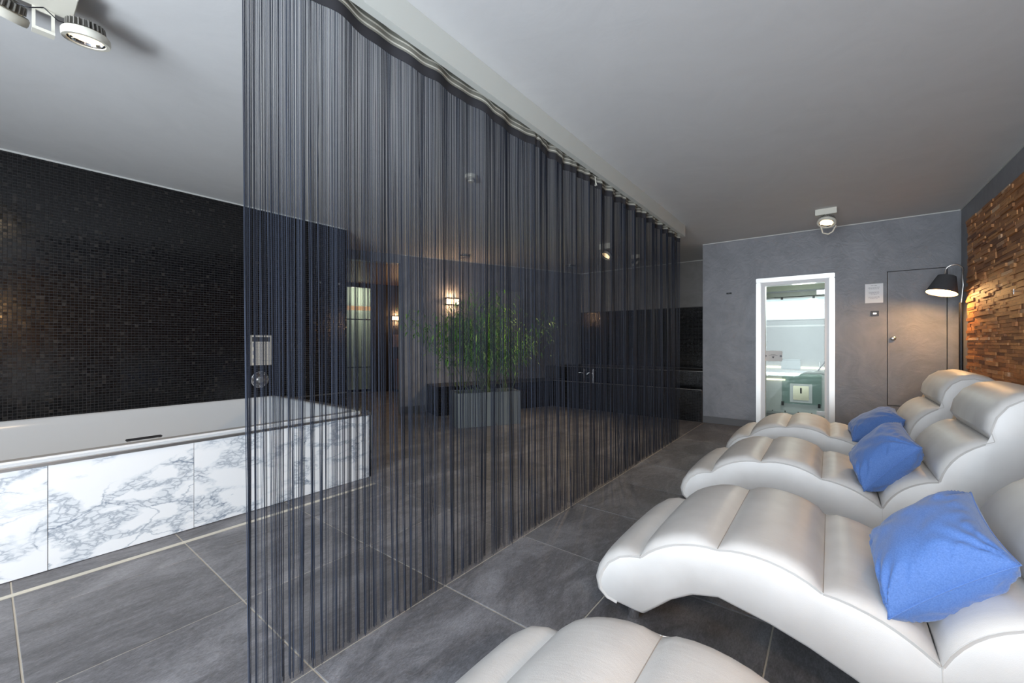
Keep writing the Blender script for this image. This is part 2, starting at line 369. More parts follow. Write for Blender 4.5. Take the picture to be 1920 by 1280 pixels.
# lit shower room behind the frosted door
sb = MB(); pbox(sb, -.56, .30, 4.2, 4.3, 0, 2.6); pbox(sb, -.60, -.56, 3.5, 4.3, 0, 2.6); pbox(sb, .24, .30, 3.5, 4.2, 0, 2.6); pbox(sb, -.6, .3, 3.5, 4.3, 2.6, 2.68); pbox(sb, -.6, .3, 3.5, 4.3, -.06, 0)
struct(sb.build('wall_shower', M['steam_wall']))

# ------------------------------------------------------------------ steam room behind the far wall
sr = MB()
sr.box(-1.383, -1.3, WY+.14, 9.1, 0, 2.5).box(.75, .85, WY+.14, 9.1, 0, 2.5)                       # sides
sr.box(-1.3, .75, 9.0, 9.1, 0, 1.61).box(-1.3, .75, 9.0, 9.1, 2.02, 2.5)                          # back below and above its window
struct(sr.build('wall_steam', M['steam_wall']))
struct(MB().box(-1.383, .85, WY+.14, 9.1, 2.42, 2.52).build('ceiling_steam', M['green_wall']))
struct(MB().box(-1.3, .75, 8.55, 8.62, 2.10, 2.42).build('beam_steam', M['green_wall']))
struct(MB().box(-1.3, .75, 8.96, 8.9995, 2.03, 2.11).build('trim_7', M['green_wall']))
struct(MB().box(-1.383, .85, 8.1, 9.1, -.06, 0).box(-1.3, .75, WY+.14, 8.1, -.002, .0).build('floor_steam', M['border']))
wn_ = thing('window_1', '', ''); del wn_['label']; del wn_['category']; struct(wn_)
MB().box(-1.3, .75, 9.0, 9.04, 1.60, 1.625).box(-1.3, .75, 9.0, 9.04, 2.0, 2.03).build('frame', M['white'], wn_)
MB().box(-1.3, .75, 9.04, 9.046, 1.62, 2.01).build('pane', M['glass'], wn_)
for x in (-.72, -.25): MB().box(x, x+.035, 8.985, 8.9995, 1.985, 2.03).build('latch', M['grey_plate'], wn_)
struct(MB().box(-1.3, .75, 8.985, 8.9995, 1.485, 1.515).build('trim_8', M['white']))
bn = thing('steam_bench', 'white panelled steam room bench with a light strip behind the glass door', 'bench', (0, 8.25, 0))
MB().box(-1.29, .74, .02, .74, 0, .70).build('bench_body', M['steam_panel'], bn)
MB().box(-1.29, .74, 0, .745, .70, .735).build('bench_top', M['white'], bn, bevel=.004)
for x0, x1 in ((-1.28, -.92), (-.90, -.10), (-.08, .73)): MB().box(x0, x1, .006, .02, .03, .69).build('front_panel', M['steam_panel'], bn)
MB().box(-1.28, .73, .73, .745, .742, .765).build('light_strip', M['led'], bn)
MB().box(-1.28, -.60, -.006, .004, .565, .585).build('light_strip', M['led'], bn)
for x in (-.96, -.78, -.6, -.42, -.24, -.06):
    MB().lathe([(0, .006), (.008, .006), (.010, 0)], 8, Matrix.Translation((x, 0, .05)) @ Matrix.Rotation(PI/2, 4, 'X')).build('screw', M['dark_metal'], bn)
pg = thing('glass_plate', 'greenish glass sheet clipped to the front of the white steam bench', 'panel', (0, 8.22, 0))
MB().box(-.64, -.11, 0, .008, .19, .69).build('sheet', M['glass_green'], pg)
for x in (-.65, -.16): MB().box(x, x+.035, -.01, .016, .15, .215).build('clip', M['black'], pg)
st_ = thing('steel_cover', 'square steel cover plate with a dark slot on the steam bench front', 'cover', (-.38, 8.2, .37))
MB().box(-.15, .15, 0, .015, -.155, .155).build('frame', M['white'], st_, bevel=.003)
MB().box(-.105, .105, -.012, .0, -.11, .12).build('plate', simple('stained_steel', (.55, .50, .38), .3, .8), st_, bevel=.003)
MB().box(-.012, .012, -.018, -.011, .0, .09).build('slot', M['black'], st_)
bw = thing('steam_bowl', 'pale grey box on the white bench in the steam room', 'box', (-.55, 8.74, .737))
MB().box(-.14, .14, -.10, .10, 0, .16).build('box_body', simple('pale_blue_grey', (.50, .55, .58), .4), bw, bevel=.01)
MB().box(-.145, .145, -.105, .105, .16, .175).build('lid', simple('pale_blue_lid', (.56, .61, .64), .4), bw, bevel=.004)
hs = thing('shower_hose', 'grey shower hose hanging beside the steam room bench', 'hose', (0, 0, 0))
MB().tube([V(.02, 8.65, 1.25), V(.0, 8.62, 1.05), V(-.06, 8.5, .9), V(-.16, 8.42, .74)], .010, 8).build('hose', M['grey_plate'], hs, 60)
MB().tube([V(.06, 8.98, 1.28), V(.02, 8.65, 1.25)], .016, 8).build('holder', M['chrome'], hs, 60)
MB().tube([V(-.14, 8.46, .736), V(-.14, 8.46, .88)], .008, 8).tube([V(-.18, 8.46, .76), V(-.14, 8.46, .76)], .007, 8).build('tap', M['chrome'], hs, 60)

# door_1: framed glass door
d1 = thing('door_1', '', ''); del d1['label']; del d1['category']; struct(d1)
MB().box(-.823, -.765, WY-.035, WY-.0005, 0, 2.0295).box(-.012, .046, WY-.035, WY-.0005, 0, 2.0295).box(-.823, .046, WY-.035, WY-.0005, 2.03, 2.09).build('casing', M['casing'], d1, bevel=.006)
MB().box(-.774, -.715, WY-.02, WY+.13, 0, 2.03).box(-.058, -.001, WY-.02, WY+.13, 0, 2.03).box(-.715, -.058, WY-.02, WY+.13, 1.985, 2.03).build('inner_frame', M['white'], d1)
MB().box(-.712, -.061, WY+.03, WY+.038, .012, 1.98).build('pane', M['glass'], d1)
for z in (1.83, .25): MB().box(-.142, -.063, WY+.022, WY+.046, z, z+.055).box(-.063, -.05, WY+.02, WY+.048, z-.005, z+.06).build('hinge', M['steel'], d1, bevel=.002)
sk = thing('door_label', 'white rounded warning label with a small triangle on the glass door', 'label', (-.625, WY+.026, 1.015))
mb = MB(); pts = []
for cx_, cz, a0 in ((.085, .05, 0), (-.085, .05, 90), (-.085, -.05, 180), (.085, -.05, 270)):
    for k in range(5): a = math.radians(a0+22.5*k); pts.append((cx_+.022*math.cos(a), cz+.022*math.sin(a)))
n = len(pts); mb.add([(x, 0, z) for x, z in pts]+[(x, .003, z) for x, z in pts], [tuple(range(n)), tuple(range(2*n-1, n-1, -1))]+[(i, i+n, (i+1) % n+n, (i+1) % n) for i in range(n)])
mb.build('plate', M['label_white'], sk)
tx = MB()
for z, w_, k in ((.018, .055, 7), (.004, .10, 12)):
    x = -w_/2
    while x < w_/2: l = R.uniform(.004, .012); tx.box(x, min(x+l, w_/2), -.0012, -.0004, z, z+.006); x += l+.003
stuff(tx.build('lettering', M['ink'], sk))
MB().add([(-.016, -.001, -.008), (.016, -.001, -.008), (0, -.001, -.036), (-.016, 0, -.008), (.016, 0, -.008), (0, 0, -.036)], [(0, 1, 2), (3, 5, 4), (0, 2, 5, 3), (2, 1, 4, 5), (1, 0, 3, 4)]).build('triangle', M['grey_plate'], sk)
for x in (-.09, .09): MB().lathe([(0, -.004), (.008, -.004), (.013, 0), (.013, .006), (.006, .006)], 14, Matrix.Translation((x, -.002, 0)) @ Matrix.Rotation(PI/2, 4, 'X')).build('fixing', M['dark_metal'], sk, 40)
# door_2: flush hatch
d2 = struct(MB().box(.545, 1.038, WY+.002, WY+.03, .450, 2.046).build('door_2', M['plaster']))
MB().box(.53, 1.05, WY+.06, WY+.08, .43, 2.06).build('rebate', simple('rebate_brown', (.10, .06, .035), .6), d2)
MB().lathe([(0, .036), (.014, .036), (.024, .030), (.026, .022), (.016, .010), (.016, 0)], 20, Matrix.Translation((.592, WY+.002, 1.25)) @ Matrix.Rotation(PI/2, 4, 'X')).build('knob', M['steel'], d2, 40)

nt_ = thing('notice_sheet', 'white printed notice sheet on the grey wall beside the hatch', 'notice', (.421, WY-.004, 1.80))
MB().box(-.083, .083, 0, .0025, -.117, .117).build('sheet', M['paper'], nt_)
tx = MB()
def lines(tx, zs, half, h, y0=-.0012, y1=-.0003):
    for z, hw in zs:
        x = -hw
        while x < hw: l = R.uniform(.006, .02); tx.box(x, min(x+l, hw), y0, y1, z, z+h); x += l+.004
lines(tx, [(.092, .028)], 1, .006); lines(tx, [(.072, .05), (.062, .052), (.052, .045), (.015, .048), (.006, .05), (-.004, .044), (-.014, .03), (-.044, .05), (-.054, .052), (-.064, .035)], 1, .0035)
stuff(tx.build('lettering', simple('pale_ink', (.40, .41, .44), .7), nt_))
sw = thing('control_switch', 'small dark wall switch with a white rocker below the notice sheet', 'switch', (.427, WY-.003, 1.553))
MB().box(-.038, .038, -.008, .0025, -.032, .032).build('plate', M['grey_plate'], sw, bevel=.002)
MB().box(-.017, .017, -.014, -.007, -.010, .010).build('rocker', simple('lit_rocker', (.9, .9, .88), .4, 0, .5, (1, .95, .9), .6), sw, bevel=.003)
hk = thing('wall_hook', 'small black towel hook bar on the grey far wall left of the glass door', 'hook', (-1.167, WY, 1.915))
MB().box(-.035, .035, -.006, -.0005, -.012, .012).build('plate', M['black'], hk, bevel=.002)
for x in (-.02, .02): MB().tube([V(x, -.006, 0), V(x, -.03, -.004), V(x, -.034, .008)], .004, 6).build('peg', M['dark_metal'], hk, 50)

# ------------------------------------------------------------------ pelmet beam and string curtain
struct(MB().box(-1.488, -1.450, -2.5, 5.45, 2.54, H-.0005).build('beam_1', M['beam']))
cu = thing('string_curtain', 'long black string curtain hanging from the ceiling pelmet to the floor', 'curtain', (0, 0, 0))
MB().box(-1.530, -1.490, .50, 5.42, H-.03, H-.0005).build('track', M['white'], cu)
def hdr(y):
    a = .010 if y < 2.4 else .010 + .014*min((y-2.4)/1.5, 1)
    k = 2*PI/(.40 if y < 2.2 else .24)
    return -1.522 + a*(math.sin(k*y + 1.2*math.sin(2.3*y)) + .45*math.sin(2.37*k*y+1))
Y0, Y1 = .520, 5.372
ny = 520; hy = [Y0+(Y1-Y0)*i/ny for i in range(ny+1)]; hx = [hdr(y) for y in hy]
def ribbon(z0f, z1f, off, th):
    v = []; f = []
    for i, y in enumerate(hy):
        dx = hdr(y+.002)-hdr(y-.002); l = math.hypot(dx, .004); nx, nyv = .004/l, -dx/l
        for o_ in (off, off-th):
            for z in (z0f(y), z1f(y)): v.append((hx[i]+nx*o_, y+nyv*o_, z))
    for i in range(ny):
        a, c = 4*i, 4*i+4
        f += [(a, c, c+1, a+1), (a+3, c+3, c+2, a+2), (a+1, c+1, c+3, a+3), (a+2, c+2, c, a)]
    f += [(0, 1, 3, 2), (4*ny, 4*ny+2, 4*ny+3, 4*ny+1)]
    mb = MB(); mb.v = v; mb.f = f; return mb
sag = lambda y: .006*math.sin(9*y) + .004*math.sin(23*y+1)
ribbon(lambda y: 2.515+sag(y), lambda y: 2.60+sag(y), .004, .002).build('header_tape', M['tape'], cu, 60)
for z in (2.523, 2.549, 2.575):
    ribbon(lambda y: z+sag(y), lambda y: z+.0055+sag(y), .0065, .003).build('tape_cord', M['tape_cord'], cu, 60)
ribbon(lambda y: 2.468+sag(y), lambda y: 2.60+sag(y), .0015, .002).build('header_band', M['band'], cu, 60)
MB().tube([V(-1.50, 3.03, 2.54), V(-1.497, 3.035, 2.50), V(-1.499, 3.03, 2.46)], .003, 5).tube([V(-1.498, 3.033, 2.51), V(-1.494, 3.05, 2.47)], .0025, 5).build('pull_cord', M['tape_cord'], cu, 60)
# strings, joined: thin cords, gathered into loose clumps towards the floor
arc = [0]
for i in range(ny): arc.append(arc[-1]+math.hypot(hy[i+1]-hy[i], hx[i+1]-hx[i]))
tops = []; d = .001; i = 0
while d < arc[-1]:
    while arc[i+1] < d and i < ny-1: i += 1
    t = (d-arc[i])/(arc[i+1]-arc[i]); tops.append(hy[i]+t*(hy[i+1]-hy[i])); d += .0030*R.uniform(.4, 1.6)
v = []; f = []; k = 0; first = True
while k < len(tops):
    big = R.random() < (.45 if tops[k] < 1.3 else .28)
    n = 12 if first else (R.randint(6, 14) if big else R.randint(1, 6)); grp = tops[k:k+n]; k += n
    c = sum(grp)/len(grp) + (0 if first else R.gauss(0, .006)); cxm = -1.512+R.gauss(0, .012)
    near = max(0, min(1, (1.9-tops[k-n])/1.0)); pull = .92 if first else R.uniform(.35, .85) * (1 if big else .7)*(.55+.45*near)
    first = False
    for y in grp:
        yb = y + (c-y)*pull + R.gauss(0, .0018); xb = cxm + R.gauss(0, .004); xt = hdr(y)
        if R.random() < .01: yb += R.gauss(0, .05)
        zb = max(.004, R.gauss(.014, .008)); zt = 2.50
        r_ = .0009*R.uniform(.85, 1.2); j1, j2 = R.gauss(0, .0007), R.gauss(0, .0007); n0 = len(v)
        for q in range(7):
            t = q/6; e = t**1.5; xx = xt+(xb-xt)*e; yy = y+(yb-y)*e + j1*math.sin(PI*t)+j2*math.sin(2*PI*t); zz = zt+(zb-zt)*t
            for a in (0, 2.094, 4.189): v.append((xx+r_*math.cos(a+.5), yy+r_*math.sin(a+.5), zz))
        for q in range(6):
            for a in range(3):
                a2 = (a+1) % 3; f.append((n0+q*3+a, n0+q*3+3+a, n0+q*3+3+a2, n0+q*3+a2))
        f.append((n0+18, n0+19, n0+20)); 
mb = MB(); mb.v = v; mb.f = f; stuff(mb.build('strings', M['string'], cu, 180))
print('strings', len(tops))

# ------------------------------------------------------------------ bathtub with marble front
tb = thing('bathtub', 'built in white bathtub behind veined marble front panels', 'bathtub', (-4.1, 1.0, 0))
tb.location = (0, 0, 0)
joints = [-1.042, -.414, .214, .842, 1.470, 2.138]
for a, c in zip(joints[:-1], joints[1:]):
    MB().box(-3.268, -3.25, a+.0012, c-.0012, .004, .553).build('marble_panel', M['marble'], tb, bevel=.0008)
MB().box(-3.29, -3.269, -1.04, 2.115, .0, .55).box(-4.99, -3.29, 2.10, 2.118, 0, .55).build('carcass', M['dark_metal'], tb)
MB().box(-4.985, -3.25, 2.119, 2.138, .004, .553).build('end_panel', M['marble'], tb)
MB().box(-3.29, -3.243, -1.04, 2.142, .5545, .572).build('edge_trim', M['steel'], tb, bevel=.002)
MB().box(-4.985, -3.293, 2.045, 2.142, .5725, .588).build('end_ledge', M['border'], tb)
def rrect(x0, x1, y0, y1, r, z, n=8):
    o = []
    for cx_, cy, a0 in ((x1-r, y1-r, 0), (x0+r, y1-r, 90), (x0+r, y0+r, 180), (x1-r, y0+r, 270)):
        for k in range(n+1): a = math.radians(a0+90*k/n); o.append((cx_+r*math.cos(a), cy+r*math.sin(a), z))
    return o
rings = [rrect(-4.99, -3.262, -1.03, 2.04, .01, .5725), rrect(-4.99, -3.255, -1.035, 2.04, .012, .590), rrect(-4.987, -3.262, -1.03, 2.037, .012, .60),
         rrect(-4.955, -3.318, -.98, 2.00, .12, .602), rrect(-4.945, -3.332, -.97, 1.985, .13, .59), rrect(-4.93, -3.35, -.80, 1.965, .14, .52),
         rrect(-4.89, -3.39, -.20, 1.92, .16, .28), rrect(-4.84, -3.44, .14, 1.86, .18, .18), rrect(-4.74, -3.54, .26, 1.76, .18, .150)]
mb = MB(); n = len(rings[0])
for q in rings: mb.v += q
for i in range(len(rings)-1):
    for k in range(n): k2 = (k+1) % n; mb.f.append((i*n+k, i*n+k2, (i+1)*n+k2, (i+1)*n+k))
mb.f.append(tuple((len(rings)-1)*n+k for k in range(n)))
mb.build('basin', M['acrylic'], tb, 50)
MB().box(-3.36, -3.33, .53, .70, .606, .617).build('spout', M['black'], tb, bevel=.003)
for y in (.535, .68): MB().box(-3.355, -3.335, y, y+.015, .600, .607).build('spout_foot', M['chrome'], tb)
# notice on the mosaic and the round control
ns = thing('rules_notice', 'grey bath rules notice with a dark heading on the black mosaic wall', 'notice', (-4.998, 1.90, 1.115))
MB().box(0, .006, -.105, .105, -.165, .165).build('board', M['paper_grey'], ns)
MB().box(.0063, .008, -.090, .095, .095, .145).build('heading_strip', M['grey_plate'], ns)
tx = MB()
for z in (.055, -.03, -.115): tx.box(.0063, .008, -.085, -.072, z-.02, z+.025)
stuff(tx.build('pictogram', M['ink'], ns))
tx = MB(); z = .075
while z > -.15:
    y = -.055
    while y < .085: l = R.uniform(.008, .025); tx.box(.0063, .0075, y, min(y+l, .088), z, z+.004); y += l+.005
    z -= .016
stuff(tx.build('lettering', M['ink'], ns))
kn = thing('tub_control', 'round chrome tub control dial below the notice on black mosaic', 'control', (-4.999, 1.89, .79))
RX = Matrix.Rotation(PI/2, 4, 'Y')
MB().lathe([(.092, 0), (.092, .012), (.085, .018), (.058, .018), (.055, .010), (0, .010)], 32, RX).build('ring', M['chrome'], kn, 30)
for k in range(10):
    a = 2*PI*k/10; MB().lathe([(.011, .017), (.011, .026), (.007, .03), (0, .03)], 10, RX @ Matrix.Translation((.072*math.cos(a), .072*math.sin(a), 0))).build('button', M['chrome'], kn, 40)
MB().lathe([(.034, .009), (.030, .045), (.022, .055), (0, .055)], 20, RX).build('dial', M['steel'], kn, 40)
for y, z, lb in ((2.578, 1.947, 'small chrome robe hook on black mosaic nearer the curtain edge'), (2.816, 1.954, 'small chrome robe hook close to the corner of the mosaic wall')):
    h = thing('robe_hook', lb, 'hook', (-4.999, y, z), 0, 'robe hooks on the mosaic wall')
    MB().lathe([(.016, 0), (.016, .004), (0, .004)], 14, RX).build('rose', M['chrome'], h, 40)
    MB().tube([V(.003, 0, 0), V(.03, 0, -.004), V(.04, 0, .01)], .005, 8).build('peg', M['chrome'], h, 50)

# ------------------------------------------------------------------ mosaic bench along the recess
be = thing('mosaic_bench', 'two tier black mosaic bench with metal edges along the recess wall', 'bench', (0, 0, 0))
a1, a2 = pw(.45, -.002), pw(.45, -.55); fL = V(-4.16, 6.635, 0)
wq = pw(3.85, -.002)
poly = [a1, a2, fL, V(-1.53, 6.635, 0), V(-1.53, 7.88, 0), V(-4.3, 7.88, 0)]
def prism(poly, z0, z1):
    n = len(poly); m_ = MB(); m_.add([(q.x, q.y, z0) for q in poly]+[(q.x, q.y, z1) for q in poly], [tuple(range(n))[::-1], tuple(range(n, 2*n))]+[(i, (i+1) % n, (i+1) % n+n, i+n) for i in range(n)]); return m_
prism(poly, .001, .485).build('lower_tier', M['mosaic_grout'], be)
poly2 = [pw(2.95, -.004), V(-4.35, 7.05, 0), V(-1.532, 7.05, 0), V(-1.532, 7.878, 0), V(-4.3, 7.878, 0)]
prism(poly2, .486, .735).build('upper_tier', M['mosaic_grout'], be)
mosaic('mosaic_tiles', be, (-1.53, 6.635, .006), (-1,0,0), (0,0,1), (0,-1,0), 111, 20, MP, M['mosaic'])
mosaic('mosaic_tiles', be, (-1.53, 7.05, .49), (-1,0,0), (0,0,1), (0,-1,0), 118, 10, MP, M['mosaic'])
mosaic('mosaic_tiles', be, (-1.53, 6.64, .485), (-1,0,0), (0,1,0), (0,0,1), 111, 17, MP, M['mosaic'])
ud = (fL-a2).normalized(); mosaic('mosaic_tiles', be, a2+V(0, 0, .006), ud, (0,0,1), V(ud.y, -ud.x, 0), int((fL-a2).length/MP), 20, MP, M['mosaic'])
ue = (a2-a1).normalized(); mosaic('mosaic_tiles', be, a1+V(0, 0, .006), ue, (0,0,1), V(ue.y, -ue.x, 0), int((a2-a1).length/MP), 20, MP, M['mosaic'])
MB().box(-4.16, -1.53, 6.624, 6.634, .484, .490).box(-4.35, -1.53, 7.039, 7.049, .734, .740).build('edge_profile', M['fin'], be)
for x, lb in ((-3.66, 'tall chrome foot bath tap on the mosaic bench, left of the pair'), (-3.47, 'tall chrome foot bath tap on the mosaic bench, right of the pair')):
    t_ = thing('foot_bath_tap', lb, 'tap', (x, 6.93, .492), 0, 'foot bath taps')
    MB().lathe([(.03, 0), (.03, .01), (.014, .016), (.014, .22), (0, .22)], 16).build('post', M['chrome'], t_, 40)
    MB().tube([V(0, 0, .12), V(-.05, -.03, .15), V(-.09, -.05, .14), V(-.10, -.055, .10)], .009, 8).build('spout', M['chrome'], t_, 60)
    MB().tube([V(.012, 0, .19), V(.06, 0, .20)], .006, 8).build('lever', M['chrome'], t_, 60)

# ------------------------------------------------------------------ planter with bamboo
pd = V(.526, .850, 0); pq = V(-.850, .526, 0); p0 = V(-4.125, 4.071, 0)
pl_ = thing('planter_trough', 'long grey stone planter trough on the floor behind the curtain', 'planter', (p0.x, p0.y, 0), math.atan2(pd.y, pd.x))
LP, WP, HP = .965, .46, .485
MB().box(0, LP, 0, .03, .0, HP).box(0, LP, WP-.03, WP, 0, HP).box(0, .03, .03, WP-.03, 0, HP).box(LP-.03, LP, .03, WP-.03, 0, HP).box(.03, LP-.03, .03, WP-.03, .0, .05).build('trough', M['planter'], pl_)
MB().box(.031, LP-.031, .031, WP-.031, .36, .43).build('soil', M['soil'], pl_)
bp = thing('bamboo_plant', 'leafy green bamboo growing in the grey trough behind the curtain', 'plant', (0, 0, 0))
lv = MB(); R2 = random.Random(3)
for s_ in range(30):
    o_ = p0 + pd*R2.uniform(.1, LP-.1) + pq*R2.uniform(.08, WP-.08); o_.z = .42
    lean = R2.uniform(-1.15, .85); hgt = R2.uniform(.80, 1.62)*(1-.22*abs(lean)); top = o_ + V(.79, .61, 0)*lean*.78 + pq*R2.uniform(-.3, .3) + V(0, 0, hgt)
    pts = [o_.lerp(top, t) + V(0, 0, .18*math.sin(PI*t)*abs(lean)) for t in (0, .2, .4, .6, .8, 1)]
    MB().tube(pts, [.007, .0065, .006, .005, .004, .002], 6).build('cane', M['stem'], bp, 60)
    for q in range(150):
        t = R2.uniform(.28, 1)**.8; i = min(int(t*5), 4); base = pts[i].lerp(pts[i+1], t*5-i)
        base = base + V(R2.gauss(0, .11), R2.gauss(0, .11), R2.gauss(0, .07))
        az = R2.uniform(0, 2*PI); dn = R2.uniform(-.9, .25); dr = V(math.cos(az)*math.cos(dn), math.sin(az)*math.cos(dn), math.sin(dn))
        sd = dr.cross(V(0, 0, 1)).normalized(); l = R2.uniform(.07, .15); w_ = l*.09; dp = V(0, 0, -.012)
        lv.add([base, base+dr*l*.45+sd*w_, base+dr*l+dp*2, base+dr*l*.45-sd*w_, base+dr*l*.45+V(0, 0, .003)], [(0, 1, 4), (1, 2, 4), (2, 3, 4), (3, 0, 4)])
stuff(lv.build('leaves', M['leaf'], bp))

# ------------------------------------------------------------------ passage contents
def lamp(name, typ, loc, power, col, rot=(0, 0, 0), size=.05, parent=None, spot=None, blend=.6):
    l = bpy.data.lights.new(name, typ); l.energy = power; l.color = col
    if typ in ('POINT', 'SPOT'): l.shadow_soft_size = size
    if typ == 'SPOT': l.spot_size = math.radians(spot); l.spot_blend = blend
    o = bpy.data.objects.new(name, l); COL.objects.link(o); o.location = loc; o.rotation_euler = rot
    if parent: o.parent = parent
    return o
ROTW = math.atan2(PU.y, PU.x)
def sconce(s, nn, z, lb, pw_):
    q = pw(s, nn, z); t_ = thing('wall_sconce', lb, 'wall lamp', q, ROTW, 'wall sconces beyond the curtain')
    # local x along the wall, local -y out of the wall
    MB().box(-.10, .10, -.02, -.001, -.055, .055).build('back_plate', M['dark_metal'], t_)
    for z0 in (-.068, .050): MB().box(-.125, .125, -.10, -.001, z0, z0+.016).build('shelf', M['dark_metal'], t_)
    MB().box(-.105, .105, -.085, -.022, -.042, .042).build('diffuser', M['sconce_glow'], t_)
    lamp('sconce_lamp', 'POINT', (0, -.07, .10), pw_, (1, .60, .30), size=.03, parent=t_); lamp('sconce_lamp', 'POINT', (0, -.07, -.11), pw_*.6, (1, .60, .30), size=.03, parent=t_)
sconce(.78, 3.399, 1.80, 'lit wall sconce in the dark passage left of the planter', 7)
sconce(.91, -.001, 1.93, 'lit wall sconce half hidden by bamboo on the slanted wall', 8)
q = pw(.82, 3.395, 1.245); pn_ = thing('passage_notice', 'small pinkish notice under the passage sconce', 'notice', q, ROTW)
MB().box(-.125, .125, -.004, -.0005, -.155, .155).build('sheet', simple('pink_paper', (.42, .29, .24), .7), pn_)
tx = MB(); lines(tx, [(.09, .09), (.06, .07), (.0, .09), (-.05, .06)], 1, .008, -.0052, -.0043); stuff(tx.build('lettering', M['ink'], pn_))
cb = thing('passage_cabinet', 'low orange brown wooden cabinet in the passage under the notice', 'cabinet', pw(.93, 3.39, 0), ROTW)
MB().box(-.22, .22, -.30, 0, .06, .80).build('body', M['cab_wood'], cb); MB().box(-.20, .20, -.28, -.02, .0, .06).build('plinth', M['black'], cb)
for x0, x1 in ((-.215, -.004), (.004, .215)): MB().box(x0, x1, -.315, -.301, .07, .79).build('door', M['cab_wood'], cb, bevel=.002)
for x in (-.02, .02): MB().box(x-.004, x+.004, -.325, -.316, .45, .55).build('handle', M['steel'], cb)
sd_ = struct(thing('door_4', '', '')); del sd_['label']; del sd_['category']
fr_ = MB(); pbox(fr_, -.52, .162, 3.40, 3.412, .06, 2.51); fr_.build('pane', M['glass_frost'], sd_)
fr_ = MB(); pbox(fr_, -.52, .162, 3.385, 3.40, 1.74, 1.765); pbox(fr_, -.52, .162, 3.385, 3.40, .60, .62); pbox(fr_, -.52, .162, 3.385, 3.40, .02, .08); fr_.build('rail', M['dark_metal'], sd_)
fr_ = MB(); pbox(fr_, .02, .16, 3.37, 3.385, 1.735, 1.77); fr_.build('handle', M['chrome'], sd_)
fr_ = MB(); pbox(fr_, -.52, .162, 3.388, 3.40, 1.97, 2.07); fr_.build('reflection_band', simple('warm_reflection', (.9, .6, .35), .5, 0, .5, (1, .62, .32), .55), sd_)  # warm light reflection put in as a faintly glowing strip
lamp('passage_lamp', 'POINT', tuple(pw(-.15, 3.9, 2.35)), 15, (1, .97, .82), size=.1)
lamp('passage_fill', 'POINT', tuple(pw(.9, 1.6, 2.2)), 9, (1, .62, .35), size=.1)  # added warm fill high in the passage, no fixture

lamp('steam_room_fill', 'POINT', (-.3, 7.3, 2.0), 30, (.95, 1, .97), size=.15)  # added fill without a fixture, brightens the bench and walls behind the glass
# ------------------------------------------------------------------ ceiling fittings
def ring_lamp(x, y, lb, pw_=2):
    t_ = thing('ceiling_ring_lamp', lb, 'ceiling lamp', (x, y, H), 0, 'ring lamps on the ceiling')
    MB().lathe([(.10, -.0005), (.10, -.012), (.085, -.016), (.07, -.012)], 28).build('outer_ring', M['steel'], t_, 40)
    MB().lathe([(.10, -.026), (.10, -.038), (.085, -.042), (.0, -.038)], 28).build('inner_ring', M['steel'], t_, 40)
    MB().lathe([(.072, -.012), (.072, -.027)], 28).build('collar', M['dark_metal'], t_, 40)
ring_lamp(-4.90, 5.02, 'flat ring lamp on the ceiling above the bamboo')
ring_lamp(-3.94, 6.90, 'flat ring lamp on the ceiling near the recess corner')
sm = thing('smoke_detector', 'white round smoke detector on the ceiling behind the curtain', 'smoke detector', (-2.52, 2.66, H))
MB().lathe([(.055, -.0005), (.058, -.012), (.054, -.028), (.034, -.032)], 28).build('base', M['lamp_white'], sm, 35)
MB().lathe([(.034, -.030), (.034, -.046), (.028, -.058), (0, -.060)], 20).build('sensor', M['lamp_white'], sm, 35)
for z in (-.036, -.043): MB().lathe([(.0345, z), (.037, z-.001), (.037, z-.003), (.0345, z-.004)], 20).build('vent_ring', M['fin'], sm, 35)

def spot_head(t_, c, nrm, r=.09, power=20, lamp_on=True, glow=None):
    nrm = Vector(nrm).normalized(); mat = Matrix.Translation(c) @ nrm.to_track_quat('Z', 'X').to_matrix().to_4x4()
    MB().lathe([(r*.80, .004), (r*.97, .004), (r, -.004), (r, -.022), (r*.93, -.030), (r*.72, -.032), (r*.72, -.006), (r*.80, .004)], 40, mat).build('rim', M['lamp_white'], t_, 40)
    MB().lathe([(r*.79, .001), (r*.70, -.003), (r*.66, -.012)], 40, mat).build('reflector', M['chrome'], t_, 40)
    MB().lathe([(r*.665, -.012), (r*.3, -.017), (0, -.018)], 32, mat).build('lens', glow or M['glow'], t_, 40)
    MB().lathe([(r*.70, -.031), (r*.70, -.034), (r*.62, -.036), (r*.55, -.036), (r*.55, -.072), (0, -.072)], 28, mat).build('heatsink', M['fin'], t_, 40)
    fn = MB()
    for k in range(26):
        a = 2*PI*k/26; c_, s_ = math.cos(a), math.sin(a); tx_, ty = -s_*.0016, c_*.0016
        vs = []
        for rr_, zz in ((r*.56, -.036), (r*.84, -.036), (r*.80, -.066), (r*.56, -.070)):
            vs += [mat @ V(c_*rr_+tx_, s_*rr_+ty, zz), mat @ V(c_*rr_-tx_, s_*rr_-ty, zz)]
        fn.add(vs, [(0, 2, 4, 6), (7, 5, 3, 1), (0, 1, 3, 2), (2, 3, 5, 4), (4, 5, 7, 6), (6, 7, 1, 0)])
    fn.build('cooling_fins', M['fin'], t_)
    if lamp_on:
        lamp('spot_bulb', 'SPOT', mat @ V(0, 0, .01), power, (1, .74, .46), nrm.to_track_quat('-Z', 'X').to_euler(), .05, t_, 110, .9)
t1_ = thing('twin_spotlight', 'large white twin spotlight on the ceiling above the bathtub', 'spotlight', (0, 0, 0))
MB().box(-2.62, -2.44, -.16, .245, 2.60, H-.0005).build('housing', M['lamp_white'], t1_, bevel=.003)
spot_head(t1_, V(-2.605, .285, 2.535), (-.12, .06, -1), .079, 30)
spot_head(t1_, V(-2.70, .035, 2.560), (-.62, -.25, -1), .090, 28)
